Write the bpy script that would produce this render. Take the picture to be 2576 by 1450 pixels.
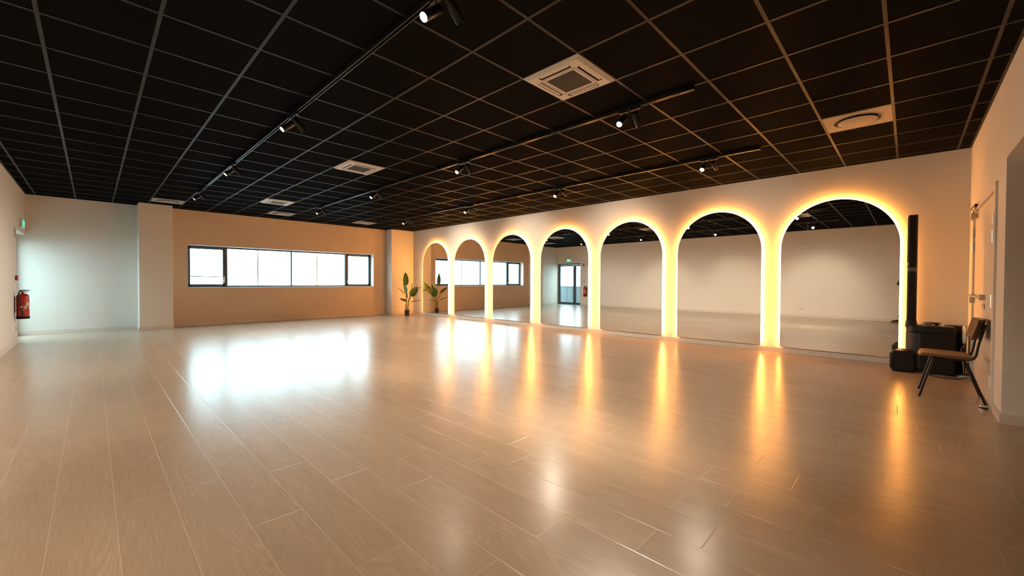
import bpy, bmesh, math, random
from mathutils import Vector, Matrix
from math import sin, cos, pi, radians
random.seed(7)
S = bpy.context.scene
for o in list(bpy.data.objects): bpy.data.objects.remove(o)
COL = S.collection

# ------------------------------------------------------------------ camera
XL, XR = -2.55, 6.777          # left wall, mirror wall
YN, YB, YB2 = -4.93, 9.26, 9.36  # door wall, window wall, recessed end wall
ZC = 3.057
camd = bpy.data.cameras.new('camera'); cam = bpy.data.objects.new('camera', camd); COL.objects.link(cam)
camd.sensor_fit = 'HORIZONTAL'; camd.sensor_width = 36.0; camd.lens = 14.3396; camd.clip_start = .03; camd.clip_end = 200
rt = Vector((0.6971972, -0.7168654, 0.0044774)); up = Vector((0.0081479, 0.0141694, 0.9998664)); fw = Vector((0.7168331, 0.6970676, -0.0157198))
M = Matrix((rt, up, -fw)).transposed().to_4x4(); M.translation = Vector((-1.54501, -4.34228, 1.20828))
cam.matrix_world = M
S.camera = cam

# ------------------------------------------------------------------ world, exposure, daylight portals
S.view_settings.view_transform = 'Standard'; S.view_settings.look = 'None'
S.view_settings.exposure = 0.0; S.view_settings.gamma = 1.0; S.view_settings.use_curve_mapping = False
SKY_STRENGTH = 11.0
LED_STRENGTH = 0.80
SPOT_W = 105.0
world = bpy.data.worlds.new('sky'); S.world = world; world.use_nodes = True
bg = world.node_tree.nodes['Background']; bg.inputs[0].default_value = (0.62, 0.91, 1.0, 1); bg.inputs[1].default_value = SKY_STRENGTH

def portal(name, loc, rot, sx, sy):
    l = bpy.data.lights.new(name, 'AREA'); l.shape = 'RECTANGLE'; l.size = sx; l.size_y = sy
    l.cycles.is_portal = True
    o = bpy.data.objects.new(name, l); COL.objects.link(o); o.location = loc; o.rotation_euler = rot
portal('window_daylight', (2.80, 9.62, 1.58), (radians(-90), 0, 0), 5.3, 1.25)
portal('door_daylight', (-2.86, 8.58, 1.08), (0, radians(-90), 0), 2.2, 1.55)

# ------------------------------------------------------------------ material helpers
def newmat(name):
    m = bpy.data.materials.new(name); m.use_nodes = True
    nt = m.node_tree; b = nt.nodes['Principled BSDF']
    return m, nt, b
def simple(name, col, rough=.5, metal=0., spec=.5, var=.06, scale=30., bump=0., bscale=200., emit=None, estr=0.):
    m, nt, b = newmat(name); N = nt.nodes; L = nt.links
    tc = N.new('ShaderNodeTexCoord'); no = N.new('ShaderNodeTexNoise'); no.inputs['Scale'].default_value = scale; no.inputs['Detail'].default_value = 4
    L.new(tc.outputs['Object'], no.inputs['Vector'])
    mx = N.new('ShaderNodeMix'); mx.data_type = 'RGBA'
    mx.inputs[6].default_value = (*[max(0, c*(1-var)) for c in col], 1); mx.inputs[7].default_value = (*[min(1, c*(1+var)) for c in col], 1)
    L.new(no.outputs['Fac'], mx.inputs[0]); L.new(mx.outputs[2], b.inputs['Base Color'])
    b.inputs['Roughness'].default_value = rough; b.inputs['Metallic'].default_value = metal; b.inputs['Specular IOR Level'].default_value = spec
    if bump:
        n2 = N.new('ShaderNodeTexNoise'); n2.inputs['Scale'].default_value = bscale; L.new(tc.outputs['Object'], n2.inputs['Vector'])
        bp = N.new('ShaderNodeBump'); bp.inputs['Strength'].default_value = bump; bp.inputs['Distance'].default_value = .002
        L.new(n2.outputs['Fac'], bp.inputs['Height']); L.new(bp.outputs[0], b.inputs['Normal'])
    if emit:
        b.inputs['Emission Color'].default_value = (*emit, 1); b.inputs['Emission Strength'].default_value = estr
    return m
def emission(name, col, strength):
    m = bpy.data.materials.new(name); m.use_nodes = True; nt = m.node_tree; nt.nodes.clear()
    e = nt.nodes.new('ShaderNodeEmission'); e.inputs[0].default_value = (*col, 1); e.inputs[1].default_value = strength
    o = nt.nodes.new('ShaderNodeOutputMaterial'); nt.links.new(e.outputs[0], o.inputs[0]); return m

wall_paint = simple('wall_paint', (.76, .72, .655), .6, spec=.25, var=.03, scale=3, bump=.12, bscale=260)
window_wall_paint = simple('window_wall_paint', (.72, .57, .42), .6, spec=.25, var=.03, scale=3, bump=.12, bscale=260)
skirt_paint = simple('skirting_paint', (.70, .62, .54), .4, spec=.4, var=.03)
white_paint = simple('white_paint', (.78, .75, .70), .45, spec=.4, var=.02)
door_paint = simple('door_paint', (.72, .66, .58), .4, spec=.4, var=.02)
tile_mat = simple('black_ceiling_tile', (.0065, .0065, .0065), .75, spec=.5, var=.35, scale=160, bump=.3, bscale=400)
_n = tile_mat.node_tree; _b = _n.nodes['Principled BSDF']; _d = _n.nodes.new('ShaderNodeBsdfDiffuse')      # matt mineral fibre, no gloss
_n.links.new(_b.inputs['Base Color'].links[0].from_socket, _d.inputs['Color']); _g = _n.nodes.new('ShaderNodeBsdfGlossy'); _g.inputs['Roughness'].default_value = .45; _m = _n.nodes.new('ShaderNodeMixShader'); _m.inputs[0].default_value = .004
_n.links.new(_d.outputs[0], _m.inputs[1]); _n.links.new(_g.outputs[0], _m.inputs[2]); _n.links.new(_m.outputs[0], _n.nodes['Material Output'].inputs[0])
tbar_mat = simple('dark_ceiling_grid', (.027, .030, .032), .42, spec=.10, var=.05)
alu_dark = simple('anthracite_aluminium', (.05, .075, .095), .35, metal=.0, spec=.5, var=.1)  # bluish window glare is mixed into this frame colour
black_metal = simple('black_powder_metal', (.006, .006, .006), .36, spec=.35, var=.15, scale=90)
black_gloss = simple('black_track_metal', (.02, .02, .02), .25, spec=.6, var=.1)
chrome = simple('brushed_steel', (.55, .53, .50), .28, metal=1, var=.08, scale=80)
black_plastic = simple('black_speaker_plastic', (.006, .006, .0065), .42, spec=.22, var=.2, scale=120, bump=.3, bscale=500)
black_fabric = simple('black_grille_cloth', (.006, .006, .006), .9, spec=.2, var=.3, scale=300)
white_plastic = simple('white_plastic', (.75, .74, .70), .4, spec=.4, var=.02)
panel_metal = simple('off_white_panel', (.62, .60, .56), .45, spec=.4, var=.03)
diffuser_metal = simple('grey_beige_diffuser', (.36, .33, .30), .5, spec=.3, var=.03)
grille_dark = simple('dark_return_grille', (.05, .055, .058), .6, var=.2, scale=200)
slot_dark = simple('painted_slot_shade', (.012, .012, .012), .7)  # near-black colour holds the shade inside the slots and duct
red_paint = simple('red_enamel', (.42, .012, .012), .25, spec=.6, var=.08)
red_plastic = simple('red_plastic', (.40, .02, .03), .4)
label_white = simple('label_white', (.72, .66, .62), .5)
pot_mat = simple('black_plant_pot', (.012, .012, .012), .4)
soil_mat = simple('brown_soil', (.05, .03, .018), .95, var=.5, scale=80)
stem_mat = simple('yellow_green_stem', (.20, .19, .06), .5, var=.2)
trunk_mat = simple('brown_trunk', (.10, .06, .03), .8, var=.4, scale=60)
cable_white = simple('white_cable', (.6, .58, .52), .5)
cable_black = simple('black_cable', (.01, .01, .01), .5)
ground_mat = simple('pale_concrete', (.34, .34, .34), .8, var=.15, scale=4)
fence_mat = simple('grey_corrugated_steel', (.07, .085, .09), .5, var=.08)
light_block_paint = simple('light_block_paint', (.62, .54, .46), .6, spec=.2, var=.03)

def led_emission():
    return emission('warm_led', (1.0, .365, .062), 130*LED_STRENGTH)
led_mat = led_emission()
lens_mat = emission('spot_lens_glow', (1.0, .86, .66), 60)
lens_dim = simple('spot_lens_glass', (.8, .85, .85), .2)

# mirror glass
mirror_mat, nt, b = newmat('mirror_glass')
b.inputs['Base Color'].default_value = (.86, .88, .87, 1); b.inputs['Metallic'].default_value = 1; b.inputs['Roughness'].default_value = 0.0
# window glass: thin, straight-through with a fresnel reflection
def thin_glass(name, tint):
    m = bpy.data.materials.new(name); m.use_nodes = True; nt = m.node_tree; N = nt.nodes; N.clear()
    t = N.new('ShaderNodeBsdfTransparent'); t.inputs[0].default_value = (*tint, 1)
    g = N.new('ShaderNodeBsdfGlossy'); g.inputs['Roughness'].default_value = 0.0
    fr = N.new('ShaderNodeFresnel'); ge = N.new('ShaderNodeNewGeometry'); io = N.new('ShaderNodeMath'); io.operation = 'MULTIPLY_ADD'
    io.inputs[1].default_value = 1/1.45-1.45; io.inputs[2].default_value = 1.45; nt.links.new(ge.outputs['Backfacing'], io.inputs[0]); nt.links.new(io.outputs[0], fr.inputs[0])
    mx = N.new('ShaderNodeMixShader'); o = N.new('ShaderNodeOutputMaterial')
    nt.links.new(fr.outputs[0], mx.inputs[0]); nt.links.new(t.outputs[0], mx.inputs[1]); nt.links.new(g.outputs[0], mx.inputs[2]); nt.links.new(mx.outputs[0], o.inputs[0])
    return m
glass_mat = thin_glass('clear_glass', (.95, .98, .98))

# plant leaf
leaf_mat, nt, b = newmat('green_leaf'); N = nt.nodes; L = nt.links
tc = N.new('ShaderNodeTexCoord'); wv = N.new('ShaderNodeTexWave'); wv.inputs['Scale'].default_value = 14; wv.inputs['Distortion'].default_value = 1.5
L.new(tc.outputs['UV'], wv.inputs['Vector']); cr = N.new('ShaderNodeMix'); cr.data_type = 'RGBA'
cr.inputs[6].default_value = (.045, .12, .018, 1); cr.inputs[7].default_value = (.075, .17, .028, 1)
L.new(wv.outputs['Fac'], cr.inputs[0]); L.new(cr.outputs[2], b.inputs['Base Color']); b.inputs['Roughness'].default_value = .38
b.inputs['Transmission Weight'].default_value = 0.0
tr = N.new('ShaderNodeBsdfTranslucent'); tr.inputs[0].default_value = (.12, .22, .02, 1)
ms = N.new('ShaderNodeMixShader'); ms.inputs[0].default_value = .3
L.new(b.outputs[0], ms.inputs[1]); L.new(tr.outputs[0], ms.inputs[2]); L.new(ms.outputs[0], N['Material Output'].inputs[0])

# wood of the chair
def wood(name, c1, c2, rough=.45, axis_scale=(3, 40, 40)):
    m, nt, b = newmat(name); N = nt.nodes; L = nt.links
    tc = N.new('ShaderNodeTexCoord'); mp = N.new('ShaderNodeMapping'); mp.inputs['Scale'].default_value = axis_scale
    no = N.new('ShaderNodeTexNoise'); no.inputs['Scale'].default_value = 2; no.inputs['Detail'].default_value = 6; no.inputs['Distortion'].default_value = .6
    L.new(tc.outputs['Object'], mp.inputs[0]); L.new(mp.outputs[0], no.inputs['Vector'])
    mx = N.new('ShaderNodeMix'); mx.data_type = 'RGBA'; mx.inputs[6].default_value = (*c1, 1); mx.inputs[7].default_value = (*c2, 1)
    L.new(no.outputs['Fac'], mx.inputs[0]); L.new(mx.outputs[2], b.inputs['Base Color']); b.inputs['Roughness'].default_value = rough
    return m
seat_wood = wood('tan_seat_wood', (.085, .038, .013), (.16, .073, .025))
dark_wood = wood('dark_wood', (.07, .035, .016), (.12, .06, .03))
rattan, nt, b = newmat('woven_rattan'); N = nt.nodes; L = nt.links
tc = N.new('ShaderNodeTexCoord'); wv = N.new('ShaderNodeTexWave'); wv.bands_direction = 'Z'; wv.inputs['Scale'].default_value = 22; wv.inputs['Distortion'].default_value = .4
L.new(tc.outputs['Object'], wv.inputs['Vector']); mx = N.new('ShaderNodeMix'); mx.data_type = 'RGBA'
mx.inputs[6].default_value = (.06, .03, .012, 1); mx.inputs[7].default_value = (.42, .27, .14, 1); L.new(wv.outputs['Fac'], mx.inputs[0]); L.new(mx.outputs[2], b.inputs['Base Color'])
bp_ = N.new('ShaderNodeBump'); bp_.inputs['Strength'].default_value = .8; bp_.inputs['Distance'].default_value = .004; L.new(wv.outputs['Fac'], bp_.inputs['Height']); L.new(bp_.outputs[0], b.inputs['Normal'])
b.inputs['Roughness'].default_value = .6

# floor: vinyl oak planks (each plank a face with its own UV and random value)
floor_mat, nt, b = newmat('oak_vinyl_planks'); N = nt.nodes; L = nt.links
def nd(t, **k):
    n = N.new(t)
    for a, v in k.items(): setattr(n, a, v)
    return n
def mth(op, a, bb=None, c=None):
    n = nd('ShaderNodeMath', operation=op)
    for i, v in enumerate((a, bb, c)):
        if v is None: continue
        if hasattr(v, 'is_linked') or hasattr(v, 'links'): L.new(v, n.inputs[i])
        else: n.inputs[i].default_value = v
    return n.outputs[0]
tc = nd('ShaderNodeTexCoord'); geo = nd('ShaderNodeNewGeometry'); at = nd('ShaderNodeAttribute', attribute_name='plank_random')
uv = nd('ShaderNodeSeparateXYZ'); L.new(tc.outputs['UV'], uv.inputs[0])
px = nd('ShaderNodeSeparateXYZ'); L.new(tc.outputs['Object'], px.inputs[0])
cx = nd('ShaderNodeCombineXYZ')
L.new(mth('ADD', px.outputs[0], mth('MULTIPLY', at.outputs['Fac'], 37.)), cx.inputs[0]); L.new(mth('MULTIPLY', px.outputs[1], .16), cx.inputs[1]); L.new(mth('MULTIPLY', at.outputs['Fac'], 11.), cx.inputs[2])
n1 = nd('ShaderNodeTexNoise'); n1.inputs['Scale'].default_value = 6; n1.inputs['Detail'].default_value = 1; n1.inputs['Roughness'].default_value = .4; n1.inputs['Distortion'].default_value = .25; L.new(cx.outputs[0], n1.inputs['Vector'])
cath0 = mth('SINE', mth('MULTIPLY', n1.outputs['Fac'], 130.))                       # cathedral grain lines
cx2 = nd('ShaderNodeCombineXYZ'); L.new(mth('ADD', px.outputs[0], mth('MULTIPLY', at.outputs['Fac'], 19.)), cx2.inputs[0]); L.new(mth('MULTIPLY', px.outputs[1], .035), cx2.inputs[1])
n2 = nd('ShaderNodeTexNoise'); n2.inputs['Scale'].default_value = 150; n2.inputs['Detail'].default_value = 3; L.new(cx2.outputs[0], n2.inputs['Vector'])
n3 = nd('ShaderNodeTexNoise'); n3.inputs['Scale'].default_value = 5; n3.inputs['Detail'].default_value = 2; L.new(cx.outputs[0], n3.inputs['Vector'])
cath = cath0
g = mth('ADD', mth('MULTIPLY', cath, mth('MULTIPLY', mth('MAXIMUM', mth('SUBTRACT', n3.outputs['Fac'], .46), 0.), .35)), mth('ADD', mth('MULTIPLY', n2.outputs['Fac'], .48), mth('ADD', mth('MULTIPLY', n3.outputs['Fac'], .35), mth('MULTIPLY', at.outputs['Fac'], .08))))
mixc = nd('ShaderNodeMix', data_type='RGBA'); mixc.inputs[6].default_value = (.37, .262, .183, 1); mixc.inputs[7].default_value = (.64, .498, .375, 1)
L.new(mth('MULTIPLY_ADD', g, 1.15, -.02), mixc.inputs[0])
# distance to the plank edge
W_, L_ = .2298, 1.22
ex = mth('MULTIPLY', mth('MINIMUM', uv.outputs[0], mth('SUBTRACT', 1., uv.outputs[0])), W_)
ey = mth('MULTIPLY', mth('MINIMUM', uv.outputs[1], mth('SUBTRACT', 1., uv.outputs[1])), L_)
ed = mth('MINIMUM', ex, ey)
seam = mth('LESS_THAN', ed, .0011)
mix2 = nd('ShaderNodeMix', data_type='RGBA'); L.new(seam, mix2.inputs[0]); L.new(mixc.outputs[2], mix2.inputs[6]); mix2.inputs[7].default_value = (.72, .60, .48, 1)  # seams lightened: their specular glint is put into the colour
L.new(mix2.outputs[2], b.inputs['Base Color'])
rough = mth('MULTIPLY_ADD', n2.outputs['Fac'], .10, .20)
L.new(rough, b.inputs['Roughness'])
b.inputs['Specular IOR Level'].default_value = .62
bev = mth('MINIMUM', mth('DIVIDE', ed, .003), 1.)
bh = mth('ADD', mth('MULTIPLY', bev, 1.), mth('MULTIPLY', n2.outputs['Fac'], .03))
bmp = nd('ShaderNodeBump'); bmp.inputs['Strength'].default_value = .35; bmp.inputs['Distance'].default_value = .0012
L.new(bh, bmp.inputs['Height']); L.new(bmp.outputs[0], b.inputs['Normal'])

# ------------------------------------------------------------------ mesh helpers
class MB:
    def __init__(s): s.v = []; s.f = []
    def add(s, vs, fs):
        n = len(s.v); s.v += [tuple(v) for v in vs]; s.f += [tuple(i+n for i in f) for f in fs]; return s
    def box(s, x0, x1, y0, y1, z0, z1):
        return s.add([(x0,y0,z0),(x1,y0,z0),(x1,y1,z0),(x0,y1,z0),(x0,y0,z1),(x1,y0,z1),(x1,y1,z1),(x0,y1,z1)],
                     [(3,2,1,0),(4,5,6,7),(0,1,5,4),(1,2,6,5),(2,3,7,6),(3,0,4,7)])
    def cbox(s, cx, cy, cz, sx, sy, sz): return s.box(cx-sx/2, cx+sx/2, cy-sy/2, cy+sy/2, cz-sz/2, cz+sz/2)
    def tube(s, pts, r, n=10, caps=True):
        pts = [Vector(p) for p in pts]; rs = r if isinstance(r, (list, tuple)) else [r]*len(pts)
        prev = None; rings = []
        for i, p in enumerate(pts):
            t = (pts[min(i+1, len(pts)-1)] - pts[max(i-1, 0)]).normalized()
            if prev is None:
                a = Vector((0,0,1)) if abs(t.z) < .9 else Vector((1,0,0)); u = t.cross(a).normalized()
            else:
                u = (prev - t*prev.dot(t)).normalized()
            prev = u; w = t.cross(u)
            rings.append([p + (u*cos(2*pi*k/n) + w*sin(2*pi*k/n))*rs[i] for k in range(n)])
        vs = [q for rg in rings for q in rg]; fs = []
        for i in range(len(pts)-1):
            for k in range(n):
                fs.append((i*n+k, i*n+(k+1)%n, (i+1)*n+(k+1)%n, (i+1)*n+k))
        if caps: fs.append(tuple(range(n-1, -1, -1))); fs.append(tuple((len(pts)-1)*n+k for k in range(n)))
        return s.add(vs, fs)
    def lathe(s, prof, c=(0,0,0), n=32, axis='z', cap=True):
        vs = []; fs = []
        for (r, h) in prof:
            for k in range(n):
                a = 2*pi*k/n; p = (r*cos(a), r*sin(a), h)
                if axis == 'x': p = (p[2], p[0], p[1])
                if axis == 'y': p = (p[0], p[2], p[1])
                vs.append((p[0]+c[0], p[1]+c[1], p[2]+c[2]))
        for i in range(len(prof)-1):
            for k in range(n): fs.append((i*n+k, i*n+(k+1)%n, (i+1)*n+(k+1)%n, (i+1)*n+k))
        if cap: fs.append(tuple(range(n-1, -1, -1))); fs.append(tuple((len(prof)-1)*n+k for k in range(n)))
        return s.add(vs, fs)
    def prism(s, poly, fn):
        """poly = list of 2D points, fn(p, t) -> 3D for t in 0,1"""
        n = len(poly); vs = [fn(p, 0) for p in poly] + [fn(p, 1) for p in poly]
        fs = [tuple(range(n-1, -1, -1)), tuple(range(n, 2*n))] + [(i, (i+1)%n, n+(i+1)%n, n+i) for i in range(n)]
        return s.add(vs, fs)
    def build(s, name, mat, parent=None, smooth=False, bevel=0., seg=2, sub=0):
        me = bpy.data.meshes.new(name); me.from_pydata(s.v, [], s.f); me.validate(); me.update()
        bm = bmesh.new(); bm.from_mesh(me); bmesh.ops.recalc_face_normals(bm, faces=bm.faces); bm.to_mesh(me); bm.free()
        me.materials.append(mat)
        if smooth:
            for p in me.polygons: p.use_smooth = True
            try: me.set_sharp_from_angle(angle=radians(40))
            except Exception: pass
        o = bpy.data.objects.new(name, me); COL.objects.link(o)
        if parent is not None: o.parent = parent
        if bevel:
            m = o.modifiers.new('bevel', 'BEVEL'); m.width = bevel; m.segments = seg; m.limit_method = 'ANGLE'; m.angle_limit = radians(40)
        if sub:
            m = o.modifiers.new('sub', 'SUBSURF'); m.levels = sub; m.render_levels = sub
        return o
def thing(name, label, cat, loc=(0,0,0), rz=0., group=None):
    o = bpy.data.objects.new(name, None); COL.objects.link(o); o.empty_display_size = .1
    o.location = loc; o.rotation_euler = (0, 0, rz); o['label'] = label; o['category'] = cat
    if group: o['group'] = group
    return o
def tag(o, label, cat, group=None):
    o['label'] = label; o['category'] = cat
    if group: o['group'] = group
    return o
def struct(o, label=None):
    o['kind'] = 'structure'
    if label: o['label'] = label
    return o
def copy_tree(o, parent=None):
    c = o.copy(); COL.objects.link(c); c.parent = parent
    if parent is not None: c.matrix_parent_inverse = o.matrix_parent_inverse.copy()
    for ch in list(o.children): copy_tree(ch, c)
    return c

# ------------------------------------------------------------------ floor
YF0, YF1 = -7.2, 9.6
XF0, XF1 = -3.1, 7.0
known = {0:-1.0,1:-.131,2:-.131,3:-.837,4:-2.69,5:-1.86,6:-2.25,7:-3.097,8:-2.258,9:-3.684,10:-2.23,11:-3.651,12:-3.435,13:-3.865,14:-3.634,15:-4.24,16:-3.568}
vs = []; fs = []; uvs = []; rnd = []
i0 = math.floor((XF0+1.70)/W_); i1 = math.ceil((XF1+1.70)/W_)
for i in range(i0, i1):
    xa = -1.70 + i*W_; xb = xa + W_
    j = known.get(i, random.uniform(-L_, 0))
    k0 = math.floor((YF0-j)/L_); k1 = math.ceil((YF1-j)/L_)
    for k in range(k0, k1):
        ya = j+k*L_; yb = ya+L_; a = max(ya, YF0); c = min(yb, YF1)
        x0 = max(xa, XF0); x1 = min(xb, XF1)
        n = len(vs); vs += [(x0,a,0),(x1,a,0),(x1,c,0),(x0,c,0)]; fs.append((n,n+1,n+2,n+3))
        u0, u1 = (x0-xa)/W_, (x1-xa)/W_; v0, v1 = (a-ya)/L_, (c-ya)/L_
        uvs += [(u0,v0),(u1,v0),(u1,v1),(u0,v1)]; rnd.append(random.random())
me = bpy.data.meshes.new('floor'); me.from_pydata(vs, [], fs); me.update()
ul = me.uv_layers.new(name='UVMap')
for i, u in enumerate(uvs): ul.data[i].uv = u
ra = me.attributes.new('plank_random', 'FLOAT', 'FACE')
for i, r in enumerate(rnd): ra.data[i].value = r
me.materials.append(floor_mat)
floor = bpy.data.objects.new('floor', me); COL.objects.link(floor); struct(floor, 'oak plank floor, semi-gloss')
struct(MB().box(XF0, XF1, YF0, YF1, -.12, -.002).build('trim_1', ground_mat), 'floor slab')

# ------------------------------------------------------------------ walls
T = .25
# left wall, with the glass exit door recess (y 7.80-9.36, z < 2.17)
m = MB(); m.box(XL-T, XL, YN-T, 7.80, 0, ZC+.05); m.box(XL-T, XL, 7.80, YB2, 2.17, ZC+.05)
struct(m.build('wall_left', wall_paint))
# end wall left of the pier (recess), pier, window wall, corner pier
struct(MB().box(XL-T-.15, -.40, YB2, YB2+.3, 0, ZC+.05).build('wall_back_left', wall_paint))
struct(MB().box(-.768, -.142, 8.825, YB2, 0, ZC).build('wall_pier_left', wall_paint, bevel=.004))
WX0, WX1, WZ0, WZ1 = .20, 5.405, 1.005, 2.15
m = MB(); y0, y1 = YB, YB+.36
m.box(-.40, WX0, y0, y1, 0, ZC+.05); m.box(WX1, XR, y0, y1, 0, ZC+.05)
m.box(WX0, WX1, y0, y1, 0, WZ0); m.box(WX0, WX1, y0, y1, WZ1, ZC+.05)
struct(m.build('wall_back', window_wall_paint))
# white plastered window reveal lining
m = MB(); e = .006
m.box(WX0, WX0+e, YB+.001, YB+.36, WZ0, WZ1); m.box(WX1-e, WX1, YB+.001, YB+.36, WZ0, WZ1)
m.box(WX0, WX1, YB+.001, YB+.36, WZ1-e, WZ1); m.box(WX0, WX1, YB-.012, YB+.36, WZ0, WZ0+.012)
struct(m.build('trim_2', white_paint), 'white window reveal and sill')
struct(MB().box(5.885, XR, 8.87, YB, 0, ZC).build('wall_pier_corner', wall_paint, bevel=.004))
struct(MB().box(XR, XR+T, YN-T, YB+.36, 0, ZC+.05).build('wall_right', wall_paint))
# near wall with white double door and open passage
OX0, OX1, OZ = 1.55, 3.92, 2.29
D0, D1, DZ = 4.42, 6.20, 2.12       # door opening
m = MB()
m.box(XL-T, OX0, YN-T, YN, 0, ZC+.05); m.box(OX0, OX1, YN-T, YN, OZ, ZC+.05)
m.box(OX1, D0, YN-T, YN, 0, ZC+.05); m.box(D0, D1, YN-T, YN, DZ, ZC+.05); m.box(D1, XR, YN-T, YN, 0, ZC+.05)
struct(m.build('wall_front', wall_paint))
m = MB()
m.box(OX1, OX1+.12, -7.0, YN-T, 0, OZ+.3); m.box(OX0-.12, OX0, -7.0, YN-T, 0, OZ+.3); m.box(OX0-.12, OX1+.12, -7.12, -7.0, 0, OZ+.3)
struct(m.build('wall_passage', wall_paint))
struct(MB().box(D0-.3, D1+.3, YN-.75, YN-.65, 0, ZC).box(D0-.3, D0-.25, YN-.75, YN-T, 0, ZC).box(D1+.25, D1+.3, YN-.75, YN-T, 0, ZC).box(D0-.3, D1+.3, YN-.75, YN-T, DZ+.3, DZ+.35).build('wall_light_block', light_block_paint))  # added unseen box behind the door, stops daylight leaking through its seams
struct(MB().box(OX0-.12, OX1+.12, -7.12, YN-T, OZ+.2, OZ+.3).build('ceiling_passage', tile_mat))

# skirting boards
H = .085; t = .013
def skirt(name, segs):
    m = MB()
    for a in segs: m.box(*a, 0, H)
    return struct(m.build(name, skirt_paint, bevel=.003))
skirt('baseboard_left', [(XL, XL+t, YN, 7.80)])
skirt('baseboard_back', [(XL-.2, -.768, YB2-t, YB2), (-.768-t, -.768, 8.825-t, YB2-t), (-.768, -.142, 8.825-t, 8.825), (-.142, -.142+t, 8.825-t, YB-t), (-.142, 5.885, YB-t, YB),
                       (5.885-t, 5.885, 8.87-t, YB-t), (5.885, XR-t, 8.87-t, 8.87)])
skirt('baseboard_right', [(XR-.018, XR, YN, 8.87)])
skirt('baseboard_front', [(XL, OX0, YN, YN+t), (OX1, D0-.06, YN, YN+t), (D1+.06, XR-t, YN, YN+t), (OX1-t, OX1, -6.99, YN+t), (OX0, OX0+t, -6.99, YN+t)])

# ------------------------------------------------------------------ ceiling: tiles and T-bar grid
struct(MB().box(XL-.3, XR+.1, YN-.1, YB2+.2, ZC, ZC+.08).build('ceiling', tile_mat), 'black mineral tile ceiling')
m = MB(); bz = ZC-.004
for i in range(-4, 12): m.box(i*.6-.012, i*.6+.012, YN, YB2, bz, ZC)
for j in range(-8, 16): m.box(XL, XR, j*.6-.012, j*.6+.012, bz+.0006, ZC)
for a in [(XL, XL+.02, YN, YB2), (XR-.02, XR, YN, YB2)]: m.box(*a, bz, ZC)
m.box(XL, XR, YN, YN+.02, bz, ZC)
m.box(-.142, 5.885, YB-.02, YB, bz, ZC); m.box(XL, -.768, YB2-.02, YB2, bz, ZC)
struct(m.build('trim_3', tbar_mat), 'dark grey ceiling grid bars')

# ------------------------------------------------------------------ window
wy = 9.50
win = bpy.data.objects.new('window_1', None); COL.objects.link(win); win.location = (2.8, wy, WZ0); struct(win, 'long horizontal window of anthracite aluminium')
def wl(m): # to window-local
    m.v = [(x-2.8, y-wy, z-WZ0) for x, y, z in m.v]; return m
fr = .045
m = MB(); m.box(WX0, WX1, wy, wy+.07, WZ0+.012, WZ0+.012+fr); m.box(WX0, WX1, wy, wy+.07, WZ1-.006-fr, WZ1-.006)
m.box(WX0, WX0+fr, wy, wy+.07, WZ0, WZ1); m.box(WX1-fr, WX1, wy, wy+.07, WZ0, WZ1)
wl(m).build('window_frame', alu_dark, win, bevel=.003)
for xm, w in ((1.085, .075), (2.794, .04), (4.514, .075)):
    wl(MB().box(xm-w/2, xm+w/2, wy-.005, wy+.075, WZ0+.02, WZ1-.01)).build('mullion', alu_dark, win, bevel=.003)
for xa, xb in ((WX0+.035, 1.06), (4.54, WX1-.035)):
    m = MB(); za, zb = WZ0+.045, WZ1-.04; s_ = .05
    m.box(xa, xb, wy-.022, wy+.03, za, za+s_); m.box(xa, xb, wy-.022, wy+.03, zb-s_, zb); m.box(xa, xa+s_, wy-.022, wy+.03, za, zb); m.box(xb-s_, xb, wy-.022, wy+.03, za, zb)
    sash = wl(m).build('window_sash', alu_dark, win, bevel=.003)
    hx = xb-.025 if xa < 2 else xa+.025
    m = MB(); m.box(hx-.014, hx+.014, wy-.03, wy-.02, WZ0+.13, WZ0+.21); m.box(hx-.009, hx+.009, wy-.055, wy-.03, WZ0+.18, WZ0+.20); m.box(hx-.010, hx+.010, wy-.065, wy-.05, WZ0+.18, WZ0+.31)
    wl(m).build('window_handle', white_plastic, sash, bevel=.003)
    sx = xa+.03 if xa < 2 else xb-.03
    m = MB()
    for z in (WZ0+.2, WZ1-.2): m.box(sx-.012, sx+.012, wy-.035, wy-.02, z-.04, z+.04)
    wl(m).build('hinge', alu_dark, sash, bevel=.002)
for xa, xb in ((.25, 1.05), (1.12, 2.775), (2.815, 4.48), (4.55, 5.36)):
    wl(MB().add([(xa-.01, wy+.035, WZ0+.04), (xb+.01, wy+.035, WZ0+.04), (xb+.01, wy+.035, WZ1-.04), (xa-.01, wy+.035, WZ1-.04)], [(0,1,2,3)])).build('window_pane', glass_mat, win)
o = tag(MB().tube([(.14, 9.66, 1.32), (1.10, 9.66, 1.305)], .012).build('guard_rail', alu_dark, smooth=True), 'thin dark guard bar across the leftmost opening window', 'guard rail')
# outside sunshade posts seen through the two wide panes
for xm in (1.945, 3.66):
    tag(MB().box(xm-.022, xm+.022, 9.78, 9.82, -.05, 2.9).build('sunshade_post', panel_metal), 'pale outside post behind the %s wide window pane' % ('left' if xm < 2.5 else 'right'), 'post', 'outside posts behind the long window')

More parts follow.
